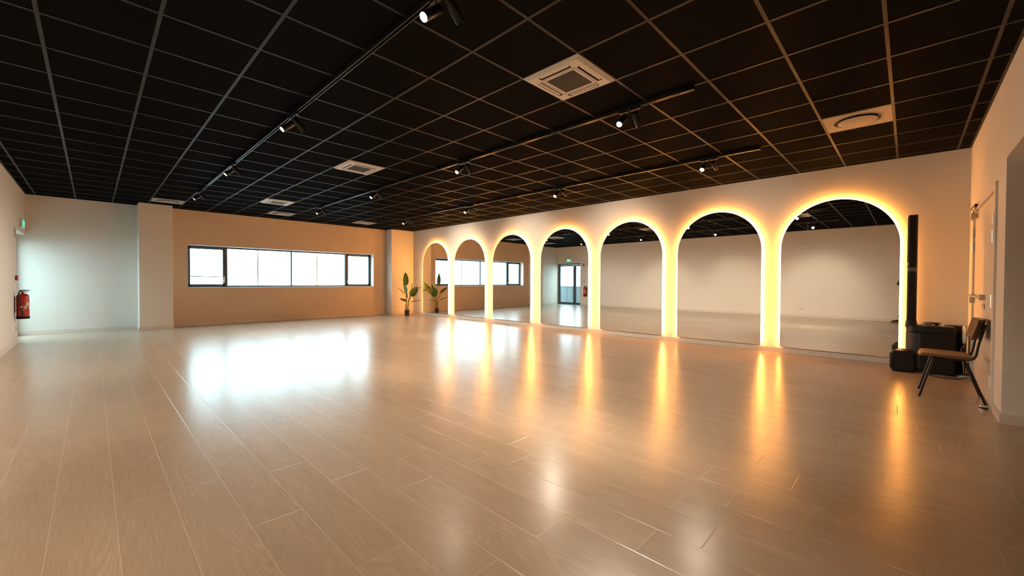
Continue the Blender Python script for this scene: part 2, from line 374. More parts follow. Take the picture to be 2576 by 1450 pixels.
# ------------------------------------------------------------------ exit door (glass, in the left recess)
dx = -2.76
door = bpy.data.objects.new('door_1', None); COL.objects.link(door); door.location = (dx, 8.58, 0); struct(door, 'glazed double exit door in anthracite aluminium')
def dl(m): m.v = [(x-dx, y-8.58, z) for x, y, z in m.v]; return m
ya, yb, zt = 7.80, 9.36, 2.17
m = MB(); m.box(dx-.03, dx+.03, ya, yb, zt-.06, zt); m.box(dx-.03, dx+.03, ya, ya+.05, 0, zt-.06); m.box(dx-.03, dx+.03, yb-.05, yb, 0, zt-.06); m.box(dx-.03, dx+.03, ya, yb, 0, .015)
dl(m).build('door_frame', alu_dark, door, bevel=.003)
for la, lb in ((7.855, 8.285), (8.295, 9.305)):
    m = MB(); s_ = .075; z0, z1 = .02, zt-.065
    m.box(dx-.025, dx+.04, la, lb, z0, z0+.10); m.box(dx-.025, dx+.04, la, lb, z1-s_, z1); m.box(dx-.025, dx+.04, la, la+s_, z0+.10, z1-s_); m.box(dx-.025, dx+.04, lb-s_, lb, z0+.10, z1-s_)
    leaf = dl(m).build('door_leaf', alu_dark, door, bevel=.003)
    dl(MB().add([(dx, la+.07, z0+.09), (dx, lb-.07, z0+.09), (dx, lb-.07, z1-.07), (dx, la+.07, z1-.07)], [(0,1,2,3)])).build('glass_pane', glass_mat, leaf)
    if lb > 9:
        m = MB(); m.tube([(dx+.09, la+.12, .10), (dx+.09, la+.12, 1.08)], .016)
        for z in (.2, .98): m.tube([(dx+.03, la+.12, z), (dx+.09, la+.12, z)], .01)
        dl(m).build('pull_handle', chrome, leaf, smooth=True)
m = MB().box(dx+.045, dx+.10, 8.10, 8.40, zt-.135, zt-.075); dl(m).build('door_closer', chrome, door, bevel=.006)
# reveal, terrace, fence
struct(MB().box(XL-.9, XL-.25, 7.55, 7.80, 0, 2.5).build('wall_reveal', wall_paint))
struct(MB().box(-16, XF0, -4, 24, -.10, -.02).build('ground_terrace', ground_mat))
struct(MB().box(XF0, 16, 9.60, 26, -.10, -.05).build('ground_yard', ground_mat))
m = MB(); n = 150; yy0 = 3.0; st = 12/n; top = [];
for k in range(n+1):
    ph = k % 8; d = .03 if ph in (2, 3, 4, 5) else 0.
    top.append((-4.6+d, yy0+k*st))
vs = [(x, y, 0) for x, y in top] + [(x, y, .93) for x, y in top] + [(x-.012, y, 0) for x, y in top] + [(x-.012, y, .93) for x, y in top]
q = n+1; fs = []
for k in range(n):
    fs += [(k, k+1, q+k+1, q+k), (2*q+k, 3*q+k, 3*q+k+1, 2*q+k+1), (q+k, q+k+1, 3*q+k+1, 3*q+k)]
fe = thing('corrugated_fence', 'low grey corrugated fence outside the glass exit door', 'fence', (-4.6, 9, -.02))
m.add([(x+4.6, y-9, z+.02) for x, y, z in vs], fs).build('fence_panel', fence_mat, fe)
MB().box(-.03, .05, -6, 6, .94, .97).build('top_rail', fence_mat, fe)

# ------------------------------------------------------------------ white double door, near wall
door2 = bpy.data.objects.new('door_2', None); COL.objects.link(door2); door2.location = (5.3, YN, 0); struct(door2, 'white double door with push bar')
def d2(m): m.v = [(x-5.3, y-YN, z) for x, y, z in m.v]; return m
fw_ = .055
m = MB(); m.box(D0-fw_, D0+.02, YN-.12, YN+.018, 0, DZ+fw_); m.box(D1-.02, D1+fw_, YN-.12, YN+.018, 0, DZ+fw_); m.box(D0+.02, D1-.02, YN-.12, YN+.018, DZ-.02, DZ+fw_)
d2(m).build('door_frame', door_paint, door2, bevel=.004)
for la, lb, kind in ((D0+.024, 5.02, 0), (5.026, D1-.024, 1)):
    lf = d2(MB().box(la, lb, YN-.045, YN-.002, .008, DZ-.024)).build('door_leaf', door_paint, door2, bevel=.003)
    hx = la if kind == 0 else lb
    for z in (.27, 1.04, 1.66, 1.84):
        d2(MB().tube([(hx, YN+.012, z-.06), (hx, YN+.012, z+.06)], .016, 10).box(hx-.03, hx+.045, YN-.004, YN+.008, z-.06, z+.06)).build('hinge', chrome, lf, smooth=True)
    if kind:
        m = MB(); m.box(6.10, 6.15, YN-.002, YN+.045, .97, 1.075); m.box(5.14, 5.16, YN-.002, YN+.045, 1.03, 1.09); d2(m).build('push_bar_bracket', chrome, lf, bevel=.006)
        d2(MB().tube([(5.15, YN+.040, 1.06), (6.12, YN+.038, 1.06)], .012, 12)).build('push_bar', chrome, lf, smooth=True)
        d2(MB().box(5.13, 5.24, YN-.002, YN+.012, .93, .985)).build('lock_escutcheon', chrome, lf, bevel=.004)
m = MB(); m.box(5.93, 6.14, YN, YN+.055, DZ-.115, DZ-.055); m.tube([(6.03, YN+.03, DZ-.12), (6.03, YN+.03, DZ-.14)], .012)
cl = d2(m).build('door_closer', chrome, door2, bevel=.006)
d2(MB().box(5.70, 6.12, YN+.02, YN+.045, DZ+.0, DZ+.028)).build('closer_rail', black_metal, cl, bevel=.003)
d2(MB().tube([(6.03, YN+.035, DZ-.06), (5.86, YN+.04, DZ-.02), (5.80, YN+.035, DZ+.01)], .008)).build('closer_arm', chrome, cl)

# ------------------------------------------------------------------ arched mirrors with LED strips
def arch(yc, hw, z0, zt, n=36):
    r = hw; zs = zt-r; pts = [(yc-hw, z0)]
    for k in range(n+1):
        a = pi - pi*k/n; pts.append((yc+r*cos(a), zs+r*sin(a)))
    pts.append((yc+hw, z0)); return pts
mirror_y = [7.415, 5.590, 3.748, 1.900, .082, -1.721, -3.502]
words = ['farthest arched mirror, beside the potted plant', 'second arched mirror from the plant corner', 'third arched mirror from the plant corner', 'middle arched mirror, glass exit door reflected in it',
         'fifth arched mirror from the plant corner, showing the bare wall', 'sixth arched mirror, next to the mirror nearest the black speaker', 'nearest arched mirror, beside the black column speaker']
HW, MZ0, MZ1 = .745, .105, 2.54
root = thing('arched_mirror', words[0], 'mirror', (XR, 0, 0), 0, 'arched mirrors with glowing edges on the long wall')
a = arch(0, HW, MZ0, MZ1)
MB().prism(a, lambda p, t: (-.046-.006*t, p[0], p[1])).build('mirror_glass', mirror_mat, root)
b2 = arch(0, HW-.012, MZ0+.01, MZ1-.012)
MB().prism(b2, lambda p, t: (-.002-.0435*t, p[0], p[1])).build('backing_board', white_plastic, root)
c_ = arch(0, HW+.001, MZ0+.03, MZ1+.001, 48)
pts = [(-.030, p[0], p[1]) for p in c_]
MB().tube(pts, .009, 8).build('led_strip', led_mat, root)
root.location.y = mirror_y[0]
for i, y in enumerate(mirror_y[1:], 1):
    c = copy_tree(root); c.location = (XR, y, 0); c['label'] = words[i]

# ------------------------------------------------------------------ lighting tracks and spots
TX = [0.0, 2.39, 4.765]; side = ['left', 'middle', 'right']
tname = ['ceiling track farthest from the mirrors', 'middle ceiling track', 'ceiling track nearest the mirrors']
for i, x in enumerate(TX):
    tr_ = thing('lighting_track', 'long black lighting rail, ' + tname[i], 'lighting track', (x, 1.75, ZC), 0, 'lighting tracks on the ceiling')
    L0, L1 = -4.50, 4.50
    m = MB(); m.box(-.018, .018, L0, L1, -.012, -.004); m.box(-.018, -.010, L0, L1, -.044, -.010); m.box(.010, .018, L0, L1, -.044, -.010)
    m.build('rail', black_gloss, tr_)
    MB().box(-.019, .019, L0-.13, L0+.002, -.046, -.004).build('end_feed', black_metal, tr_, bevel=.003)
    MB().box(-.019, .019, L1-.002, L1+.012, -.046, -.004).build('end_cap', black_metal, tr_, bevel=.002)
SY = [6.0, 3.22, .50, -2.22]
ordn = ['window-end', 'second from window', 'third from window', 'camera-end']
def make_spot(sgn, high=False):
    r = thing('track_spotlight', '', 'spotlight', (0, 0, ZC-.044))
    MB().box(-.016, .016, -.055, .055, -.018, .006).build('track_adapter', black_metal, r, bevel=.002)
    MB().tube([(0, 0, -.015), (0, 0, -.058)], .007).build('stem', chrome, r, smooth=True)
    ang = radians(48) if sgn < 0 else radians(64 if high else 46)
    d = Vector((sgn*sin(ang), 0, -cos(ang))); c = Vector((0, 0, -.075)) 
    h = MB().tube([c-d*.035, c-d*.03, c+d*.125, c+d*.13], [.027, .031, .031, .029], 20, caps=False).build('lamp_housing', black_metal, r, smooth=True)
    u = d.cross(Vector((0, 1, 0))).normalized(); w = d.cross(u)
    def disc(p, rad, n=20):
        return MB().add([p+(u*cos(2*pi*k/n)+w*sin(2*pi*k/n))*rad for k in range(n)], [tuple(range(n))])
    disc(c-d*.035, .027).build('back_plate', black_metal, h)
    disc(c+d*.118, .0295).build('lens', lens_mat, h)
    l = bpy.data.lights.new('spot_beam', 'SPOT'); l.energy = SPOT_W; l.color = (1.0, .83, .63); l.spot_size = radians(66 if sgn < 0 else 84); l.spot_blend = .9 if sgn < 0 else 1.0; l.shadow_soft_size = .028
    lo = bpy.data.objects.new('spot_beam', l); COL.objects.link(lo); lo.parent = r; lo.location = c+d*.135
    lo.rotation_euler = d.to_track_quat('-Z', 'Y').to_euler()
    return r
# watts of each lamp, window end first (uneven levels made up to balance brightness on floor and walls)
BEAM_W = {-1: [(25, 110, 105, 130), (190, 230, 260, 370), (230, 220, 180, 40)], 1: [(180, 220, 310, 400), (210, 210, 160, 35), (170, 130, 100, 30)]}
protos = {-1: make_spot(-1), 1: make_spot(1), 2: make_spot(1, True)}; used = {-1: False, 1: False, 2: False}
for i, x in enumerate(TX):
    for k, y in enumerate(SY):
        for sgn in (-1, 1):
            kd = 2 if (sgn > 0 and i == 2) else sgn
            o = copy_tree(protos[kd]) if used[kd] else protos[kd]; used[kd] = True
            lamp = [c_o for c_o in o.children if c_o.type == 'LIGHT'][0]
            lamp.data = lamp.data.copy(); lamp.data.energy = BEAM_W[sgn][i][k]
            if i > 0 and sgn < 0: lamp.data.spot_size = radians(90); lamp.data.spot_blend = 1.0
            o.location = (x, y+(.065 if sgn < 0 else -.065), ZC-.044)
            o['label'] = 'black spotlight, %s, %s pair, aimed %s' % (['track farthest from mirrors', 'middle track', 'track nearest mirrors'][i], ordn[k], 'at left wall' if sgn < 0 else 'toward mirrors')
            o['group'] = 'track spotlights'

# ------------------------------------------------------------------ ceiling cassettes (air conditioning)
def grid_plate(m, xs, ys, z, holes):
    for i in range(len(xs)-1):
        for j in range(len(ys)-1):
            cx, cy = (xs[i]+xs[i+1])/2, (ys[j]+ys[j+1])/2
            if any(h[0] < cx < h[1] and h[2] < cy < h[3] for h in holes): continue
            m.add([(xs[i], ys[j], z), (xs[i+1], ys[j], z), (xs[i+1], ys[j+1], z), (xs[i], ys[j+1], z)], [(0,1,2,3)])
ac = thing('air_conditioning_cassette', '', 'air conditioner', (0, 0, ZC), 0, 'ceiling air conditioning cassettes')
m = MB(); o_, i_ = .302, .268; zo, zi = -.006, -.026
q = [(-1,-1),(1,-1),(1,1),(-1,1)]
m.add([(a*o_, b*o_, 0) for a, b in q]+[(a*o_, b*o_, zo) for a, b in q]+[(a*i_, b*i_, zi) for a, b in q], [(k, (k+1)%4, 4+(k+1)%4, 4+k) for k in range(4)]+[(4+k, 4+(k+1)%4, 8+(k+1)%4, 8+k) for k in range(4)])
cs = [-.268, -.242, -.196, -.165, -.148, .148, .165, .196, .242, .268]
holes = [(-.242, -.196, -.165, .165), (.196, .242, -.165, .165), (-.165, .165, -.242, -.196), (-.165, .165, .196, .242), (-.148, .148, -.148, .148)]
grid_plate(m, cs, cs, zi, holes)
m.build('front_panel', panel_metal, ac)
m = MB()
for h in holes[:4]: m.box(h[0], h[1], h[2], h[3], -.006, -.004)
for h in holes[:4]:
    m.add([(h[0], h[2], zi), (h[1], h[2], zi), (h[1], h[3], zi), (h[0], h[3], zi), (h[0], h[2], -.005), (h[1], h[2], -.005), (h[1], h[3], -.005), (h[0], h[3], -.005)], [(0,1,5,4),(1,2,6,5),(2,3,7,6),(3,0,4,7)])
m.build('air_slots', slot_dark, ac)
m = MB()
for k in range(25):
    p = -.148+.296*k/24; m.box(p-.0022, p+.0022, -.148, .148, zi-.0005, zi+.004); m.box(-.148, .148, p-.0022, p+.0022, zi, zi+.0035)
m.box(-.148, .148, -.148, .148, zi+.008, zi+.010)
m.build('intake_grille', grille_dark, ac)
m = MB()                                     # seam lines around the removable grille
for a in (-.178, .178): m.box(a-.0012, a+.0012, -.178, .178, zi-.0012, zi); m.box(-.178, .178, a-.0012, a+.0012, zi-.0012, zi)
m.build('panel_seam', slot_dark, ac)
for k in range(4):
    v = MB().box(-.155, .155, .212, .240, -.0235, -.0205).build('air_vane', panel_metal, ac, bevel=.001); v.rotation_euler = (radians(0), 0, k*pi/2)
acl = ['square ceiling cassette nearest the camera, between two lighting tracks', 'square ceiling cassette halfway down the room', 'square ceiling cassette closest to the long window']
for k, (i, j) in enumerate([(2, -4), (2, 3), (2, 10)]):
    o = ac if k == 0 else copy_tree(ac)
    o.location = (i*.6+.3, j*.6+.3, ZC); o['label'] = acl[k]
# ------------------------------------------------------------------ round air diffusers
df = thing('air_diffuser', '', 'air vent', (0, 0, ZC), 0, 'round air diffusers in ceiling tiles')
m = MB(); n = 64; R_ = .205; s_ = .287; z = -.006; vs = []; fs = []
for k in range(n):
    a = 2*pi*k/n; c, sn = cos(a), sin(a); f_ = s_/max(abs(c), abs(sn)); vs.append((c*f_, sn*f_, z))
for rr, zz in ((R_+.02, z), (R_+.012, z-.006), (R_, z-.004), (R_, .0)):
    for k in range(n): a = 2*pi*k/n; vs.append((rr*cos(a), rr*sin(a), zz))
for lv in range(4):
    for k in range(n): fs.append((lv*n+k, lv*n+(k+1)%n, (lv+1)*n+(k+1)%n, (lv+1)*n+k))
m.add(vs, fs); m.box(-s_, s_, -s_-.001, -s_, z, 0); m.box(-s_, s_, s_, s_+.001, z, 0); m.box(-s_-.001, -s_, -s_, s_, z, 0); m.box(s_, s_+.001, -s_, s_, z, 0)
m.build('face_plate', diffuser_metal, df)
MB().lathe([(R_, -.0005), (R_, -.001)], n=48).build('duct_shade_disc', slot_dark, df)  # flat dark disc, the shade of the duct put into its colour
MB().lathe([(.165, -.016), (.175, -.018), (.175, -.022), (.168, -.024)], n=56).build('centre_disc', diffuser_metal, df, smooth=True)
dfl = ['amber-lit round air diffuser near the closest arched mirror', 'round air diffuser above the left pier', 'round air diffuser above the middle of the long window', 'round air diffuser above the right end of the long window']
for k, (i, j) in enumerate([(7, -7), (-1, 13), (3, 13), (7, 13)]):
    o = df if k == 0 else copy_tree(df)
    o.location = (i*.6+.3, j*.6+.3, ZC); o['label'] = dfl[k]

# ------------------------------------------------------------------ potted plant
PX, PY = 6.10, 8.2
pl = thing('potted_plant', 'tall bird-of-paradise plant in a small black pot by the corner pier', 'plant', (PX, PY, 0))
MB().lathe([(.070, 0), (.074, .004), (.086, .172), (.090, .176), (.090, .190), (.084, .190), (.082, .165)], n=28, cap=True).build('pot', pot_mat, pl, smooth=True)
MB().lathe([(.080, .158), (.05, .172), (.01, .176)], n=18).build('soil', soil_mat, pl, smooth=True)
for a in (-.04, .045):
    MB().tube([(a*.6, 0, .16), (a, .005, .3), (a*1.2, 0, .42)], [.02, .016, .009]).build('trunk', trunk_mat, pl, smooth=True)
m = MB()
for a in range(7):
    an = a*.9; m.tube([(.02*cos(an), .02*sin(an), .17), (.07*cos(an), .07*sin(an), .22), (.10*cos(an), .10*sin(an), .275)], [.006, .004, .001], 6)
m.build('bract', trunk_mat, pl, smooth=True)
def leaf(base, tip, width, nrm, stem0, droop=.04, fold=.25):
    """broad pointed leaf from base to tip, with its stalk from stem0 to base"""
    b0, t0 = Vector(base), Vector(tip); ax = (t0-b0); Ln = ax.length; ax.normalize()
    nn = Vector(nrm); nn = (nn-ax*nn.dot(ax)).normalized(); sd = ax.cross(nn)
    nl, nw = 14, 6; vs = []; fs = []; uv = []
    for i in range(nl+1):
        s = i/nl; w = width/2*(max(0, sin(pi*min(1, s*.97+.03)**.78))**.62) * (1-.15*s); w = max(w, .002)
        for j in range(nw+1):
            q = j/nw*2-1
            p = b0+ax*Ln*s+sd*w*q+nn*(abs(q)*w*fold - droop*s*s*Ln + .004*sin(s*30+q*2)*abs(q)); vs.append(p-Vector((0,0,0))); uv.append((j/nw, s))
    for i in range(nl):
        for j in range(nw): a = i*(nw+1)+j; fs.append((a, a+1, a+nw+2, a+nw+1))
    vs = [(p.x-PX, p.y-PY, p.z) for p in vs]
    me = bpy.data.meshes.new('leaf'); me.from_pydata(vs, [], fs); me.update()
    u_ = me.uv_layers.new(name='UVMap')
    for lp in me.loops: u_.data[lp.index].uv = uv[lp.vertex_index]
    for p in me.polygons: p.use_smooth = True
    me.materials.append(leaf_mat)
    o = bpy.data.objects.new('leaf', me); COL.objects.link(o); o.parent = pl
    sm = o.modifiers.new('thick', 'SOLIDIFY'); sm.thickness = .0012
    s0 = Vector(stem0); mid = (s0*.5+b0*.5)+Vector((0, 0, .04)); q = lambda v: (v.x-PX, v.y-PY, v.z)
    MB().tube([q(s0), q(s0*.75+b0*.25+Vector((0,0,.03))), q(mid), q(b0*.8+s0*.2+Vector((0,0,.015))), q(b0), q(b0+ax*Ln*.5-nn*droop*.25*Ln), q(b0+ax*Ln*.93-nn*(droop*.87*Ln))], [.009, .008, .007, .006, .005, .003, .001], 7).build('leaf_stalk', stem_mat, o, smooth=True)
st0 = (6.09, 8.2, .30); st1 = (6.13, 8.2, .34); st2 = (6.10, 8.18, .22)
Y = 8.2
leaf((6.045, Y, 1.06), (6.02, Y-.04, 1.51), .22, (-.15, -.98, 0), st0, fold=.25)
leaf((5.98, Y-.05, .76), (5.70, Y-.10, 1.0), .15, (.6, -.35, .7), st2, .1)
leaf((6.05, Y-.1, .62), (6.01, Y-.12, .85), .06, (-1, -.4, 0), st0)
leaf((6.175, Y-.10, .70), (6.43, Y-.16, 1.01), .26, (-.1, -.9, .25), st1, .05)
leaf((6.40, Y+.02, .945), (6.67, Y-.07, .975), .22, (.35, -.1, 1), st1, .02)
leaf((6.40, Y+.12, .885), (6.66, Y+.10, .875), .22, (-.25, .0, 1), st1, .03)
leaf((6.02, Y-.05, .50), (5.71, Y-.22, .625), .17, (-.1, .15, 1), st2, .0, .2)
leaf((6.23, Y-.05, .48), (6.60, Y-.18, .53), .17, (-.1, -.05, 1), st2, -.0, .2)
leaf((6.22, Y+.02, .72), (6.50, Y+.25, 1.15), .22, (.8, -.5, -.2), st1, .05)
leaf((6.17, Y-.02, .64), (6.44, Y-.15, .84), .17, (.75, -.45, .1), st1, .05)
leaf((6.10, Y+.05, .80), (6.16, Y+.30, 1.10), .17, (.8, .2, .0), st0, .05)

# ------------------------------------------------------------------ fire extinguisher and wall devices by the exit
EX, EY, EZ = -2.452, 7.46, .475
fx = thing('fire_extinguisher', 'red fire extinguisher hung on the left wall beside the exit', 'fire extinguisher', (EX, EY, EZ))
r = .080
MB().lathe([(r*.9, .035), (r, .04), (r, .40), (r*.97, .425), (r*.80, .452), (r*.45, .468), (.018, .475), (.018, .50)], n=40).build('cylinder_body', red_paint, fx, smooth=True)
MB().lathe([(r*1.0, .0), (r*1.06, .006), (r*1.06, .045), (r*1.01, .05)], n=36).build('foot_ring', black_plastic, fx, smooth=True)
m = MB().cbox(0, 0, .505, .04, .03, .035); m.tube([(0, 0, .50), (0, 0, .53)], .014)
m.build('valve', chrome, fx, bevel=.003)
m = MB(); m.tube([(-.045, 0, .525), (.02, 0, .53), (.085, -.01, .525)], [.009, .010, .006], 8); m.tube([(.0, -.005, .505), (.06, -.01, .495)], [.008, .005], 8)
m.build('operating_lever', black_metal, fx, smooth=True)
hs = [(-.01, -.03, .51), (-.035, -.075, .50), (-.045, -.10, .44), (-.035, -.105, .34), (-.012, -.10, .22), (0, -.096, .12), (.002, -.094, .05)]
MB().tube(hs, .011, 10).build('hose', cable_black, fx, smooth=True)
MB().lathe([(.013, 0), (.013, .022)], c=(-.010, -.10, .215), n=14).build('hose_clip', white_plastic, fx)
m = MB(); m.box(-.098, -.088, -.02, .02, .12, .42); m.tube([(-.09, -.0, .17), (-.085, -.06, .17), (-.04, -.082, .17)], .004); m.tube([(-.09, 0, .37), (-.085, -.06, .37), (-.04, -.082, .37)], .004)
m.build('wall_bracket', black_metal, fx)
# white wave, ring and fine print wrapped on the cylinder
def wrap(poly, rr=r+.0008):  # poly in (angle_deg, z)
    return [(rr*cos(radians(a)), rr*sin(radians(a)), z) for a, z in poly]
m = MB(); n = 30; up_, lo = [], []
for k in range(n+1):
    t_ = k/n; a = -68+t_*110; zc = .235+.055*sin(t_*9.5-.9); w = .012+.022*abs(sin(t_*4.0+.4)); up_.append((a, zc+w)); lo.append((a, zc-w))
vs = wrap(up_)+wrap(lo); m.add(vs, [(k, k+1, n+2+k, n+1+k) for k in range(n)])
m.build('white_wave_emblem', label_white, fx)
m = MB()
for k in range(14):
    a0, a1 = 2*pi*k/14, 2*pi*(k+1)/14; f2 = lambda a, q: (-82+q*9*cos(a)*1.0, .165+q*.013*sin(a))
    m.add(wrap([f2(a0, 1), f2(a1, 1), f2(a1, .6), f2(a0, .6)]), [(0,1,2,3)])
m.build('printed_ring', label_white, fx)
m = MB()
for col_ in (-74, -56):
    for k in range(9): z0 = .19+k*.008; m.add(wrap([(col_-5, z0), (col_+5, z0), (col_+5, z0+.004), (col_-5, z0+.004)]), [(0,1,2,3)])
m.build('printed_notice', label_white, fx)
m = MB()
for k in range(7): z0 = .36+k*.008; m.add(wrap([(-58, z0), (-30, z0), (-30, z0+.003), (-58, z0+.003)]), [(0,1,2,3)])
m.build('printed_label', label_white, fx)

cp = thing('fire_alarm_call_point', 'small red fire alarm box on the left wall above the extinguisher', 'fire alarm', (XL, 7.60, 1.235))
MB().box(0, .032, -.045, .045, -.045, .045).build('back_box', red_plastic, cp, bevel=.004)
MB().box(.032, .042, -.036, .036, -.040, .040).build('call_point_face', white_plastic, cp, bevel=.003)
exm = emission('exit_sign_green', (.05, .62, .35), 1.1)
exw = emission('exit_sign_white', (.85, 1.0, .92), 1.1)
es = thing('exit_sign', 'green running-man exit sign on the wall above the glass exit door', 'exit sign', (XL, 8.52, 2.33))
MB().box(0, .035, -.15, .15, -.07, .09).build('sign_housing', white_plastic, es, bevel=.004)
MB().box(.035, .045, -.14, .14, -.065, .08).build('sign_face', exm, es)
m = MB(); X0 = .0458     # pictogram: door, running man, arrow
def fl(poly): m.add([(X0, y, z) for y, z in poly], [tuple(range(len(poly)))])
fl([(.02, -.05), (.075, -.05), (.075, .06), (.02, .06)])
fl([(-.03, .045), (-.015, .045), (-.015, .06), (-.03, .06)]); fl([(-.04, .0), (-.012, .0), (-.005, .04), (-.03, .04)]); fl([(-.04, .0), (-.025, .0), (-.055, -.05), (-.068, -.045)]); fl([(-.025, .0), (-.012, .0), (.002, -.03), (-.008, -.05)]); fl([(-.005, .035), (.012, .015), (.006, .01), (-.008, .026)])
fl([(-.12, .005), (-.095, .03), (-.095, .012), (-.078, .012), (-.078, -.002), (-.095, -.002), (-.095, -.02)])
m.build('pictogram', exw, es)
sn_ = thing('sign_plate', 'small grey evacuation sign plate on the wall left of the exit door top', 'sign', (XL, 7.60, 2.08))
MB().box(0, .006, -.06, .06, -.09, .09).build('plate', simple('greyed_plate', (.40, .34, .36), .5), sn_)
MB().box(.006, .008, -.035, .035, -.02, .06).build('plate_mark', red_plastic, sn_)
def outlet(loc, rz, n, label):
    o = thing('wall_socket', label, 'socket', loc, rz)
    w = .071*n+.01
    MB().box(0, .010, -w/2, w/2, -.042, .042).build('cover_plate', white_plastic, o, bevel=.003)
    for k in range(n):
        yc = (k-(n-1)/2)*.071
        MB().lathe([(.021, 0), (.019, .0015)], c=(.0098, yc, 0), n=24, axis='x').build('socket_well', simple('socket_grey_%d' % k, (.35, .34, .32), .5), o)
    return o
outlet((XL, 7.60, .29), 0, 1, 'single white socket low on the left wall under the fire extinguisher')
outlet((XL, -1.63, .28), 0, 2, 'double white socket low on the left wall, seen only in the nearest mirror')
outlet((6.008, 8.87, .275), -pi/2, 1, 'single white socket on the corner pier left of the plant pot')

# ------------------------------------------------------------------ portable column speaker (subwoofer + column)
SX, SY_ = 6.36, -4.56
sp = thing('column_speaker', 'tall black portable column speaker standing beside the nearest mirror', 'speaker', (SX, SY_, 0))
# plan outline: rounded front facing +y, squared back
def plan(w, d, rr, n=8):
    pts = []
    for (cx, cy, a0, r_) in ((w/2-rr, d/2-rr, 0, rr), (-w/2+rr, d/2-rr, 90, rr), (-w/2+.03, -d/2+.03, 180, .03), (w/2-.03, -d/2+.03, 270, .03)):
        for k in range(n+1): a = radians(a0+90*k/n); pts.append((cx+r_*cos(a), cy+r_*sin(a)))
    return pts
P_ = plan(.30, .47, .14)
MB().prism(P_, lambda p, t: (p[0], p[1], .02+.53*t)).build('subwoofer_body', black_plastic, sp, smooth=True, bevel=.01)
m = MB(); n = len(P_)
P2 = plan(.302, .472, .141); vs = [(x, y, .55) for x, y in P2]; fs = []
for s_c, z in ((1., .60), (.93, .632), (.80, .642)):
    vs += [(x*s_c, y*s_c, z-(.03*max(0, -y) if s_c < .9 else 0)) for x, y in P2]
for lv in range(3):
    for k in range(n): fs.append((lv*n+k, lv*n+(k+1)%n, (lv+1)*n+(k+1)%n, (lv+1)*n+k))
fs.append(tuple(3*n+k for k in range(n)))
m.add(vs, fs); m.build('top_deck', black_plastic, sp, smooth=True)
gm = simple('perforated_steel', (.03, .032, .036), .5, metal=.4, var=.6, scale=600, bump=.6, bscale=700)
G = [p for p in plan(.306, .476, .143) if p[1] > -.02]
G.sort(key=lambda p: math.atan2(p[1], p[0]))
m = MB(); n = len(G); m.add([(x, y, .07) for x, y in G]+[(x, y, .535) for x, y in G], [(k, k+1, n+k+1, n+k) for k in range(n-1)])
m.build('front_grille', gm, sp, smooth=True)
m = MB().lathe([(.062, .60), (.060, .66), (.052, .70)], c=(0, .185, 0), n=24); m.build('column_socket', black_plastic, sp, smooth=True)
CP = [(x, y+.185) for x, y in plan(.085, .10, .03, 5)]
MB().prism(CP, lambda p, t: (p[0], p[1], .70+.70*t)).build('lower_column', black_plastic, sp, smooth=True, bevel=.002)
MB().prism(CP, lambda p, t: (p[0], p[1], 1.405+.745*t)).build('array_column', black_plastic, sp, smooth=True, bevel=.004)
MB().prism([(x*1.03, (y-.185)*1.03+.185) for x, y in CP], lambda p, t: (p[0], p[1], 1.375+.05*t)).build('column_joint', simple('grey_joint', (.09, .09, .10), .4), sp, smooth=True)
MB().box(-.048, -.043, .225, .236, 1.455, 1.50).build('small_badge', label_white, sp)
MB().prism([(x*.82, (y-.185)*.82+.185+.012) for x, y in CP], lambda p, t: (p[0], p[1], 1.44+.68*t)).build('array_grille', black_fabric, sp)
for sx in (-.1, .1):
    for sy in (-.18, .15): MB().lathe([(.018, 0), (.02, .02)], c=(sx, sy, 0), n=14).build('foot', black_plastic, sp)

# small black speaker lying in front of it
ss = thing('small_speaker', 'small rounded black speaker box on the floor below the nearest mirror', 'speaker', (6.20, -4.292, 0))
prof = [(-.125, .005), (.10, .005), (.125, .06), (.118, .24), (.085, .29), (-.06, .30), (-.118, .27), (-.128, .10)]
MB().prism(prof, lambda p, t: (-.075+.15*t, p[0], p[1])).build('speaker_body', black_plastic, ss, smooth=True, bevel=.022, seg=4)
MB().prism([(-.055, .05), (.055, .05), (.055, .25), (-.055, .25)], lambda p, t: (p[0], .118+.008*t, p[1])).build('speaker_grille', gm, ss, bevel=.004)
MB().tube([(.02, -.07, .290), (.02, -.055, .304), (.02, .03, .304), (.02, .045, .288)], .007).build('carry_handle', black_plastic, ss, smooth=True)
# black drum behind
dr = thing('floor_drum_case', 'round black case standing in the corner behind the column speaker', 'case', (6.61, -4.80, 0))
MB().lathe([(.100, .0), (.105, .01), (.105, .60), (.100, .61)], n=36).build('case_body', black_fabric, dr, smooth=True)
MB().lathe([(.107, .57), (.108, .63), (.102, .64)], n=36).build('case_lid', black_plastic, dr, smooth=True)
# white oval dish on a thin stand
wd = thing('white_disc_lamp', 'white oval disc on a thin wooden stand in the corner behind the chair', 'lamp', (6.30, -4.868, 0))
MB().lathe([(.004, -.022), (.07, -.020), (.115, -.008), (.122, .004), (.11, .016), (.02, .022)], c=(0, 0, .545), n=36, axis='y').build('disc_head', white_plastic, wd, smooth=True)
MB().tube([(0, 0, .02), (0, 0, .43)], .008).build('stand_pole', seat_wood, wd, smooth=True)
MB().lathe([(.05, 0), (.052, .012), (.02, .02)], n=24).build('stand_base', white_plastic, wd, smooth=True)
MB().tube([(.02, 0, .42), (-.06, .03, .36), (-.09, .02, .22), (-.03, .0, .06), (.09, .0, .012)], .003, 6).build('power_cord', cable_white, wd, smooth=True)
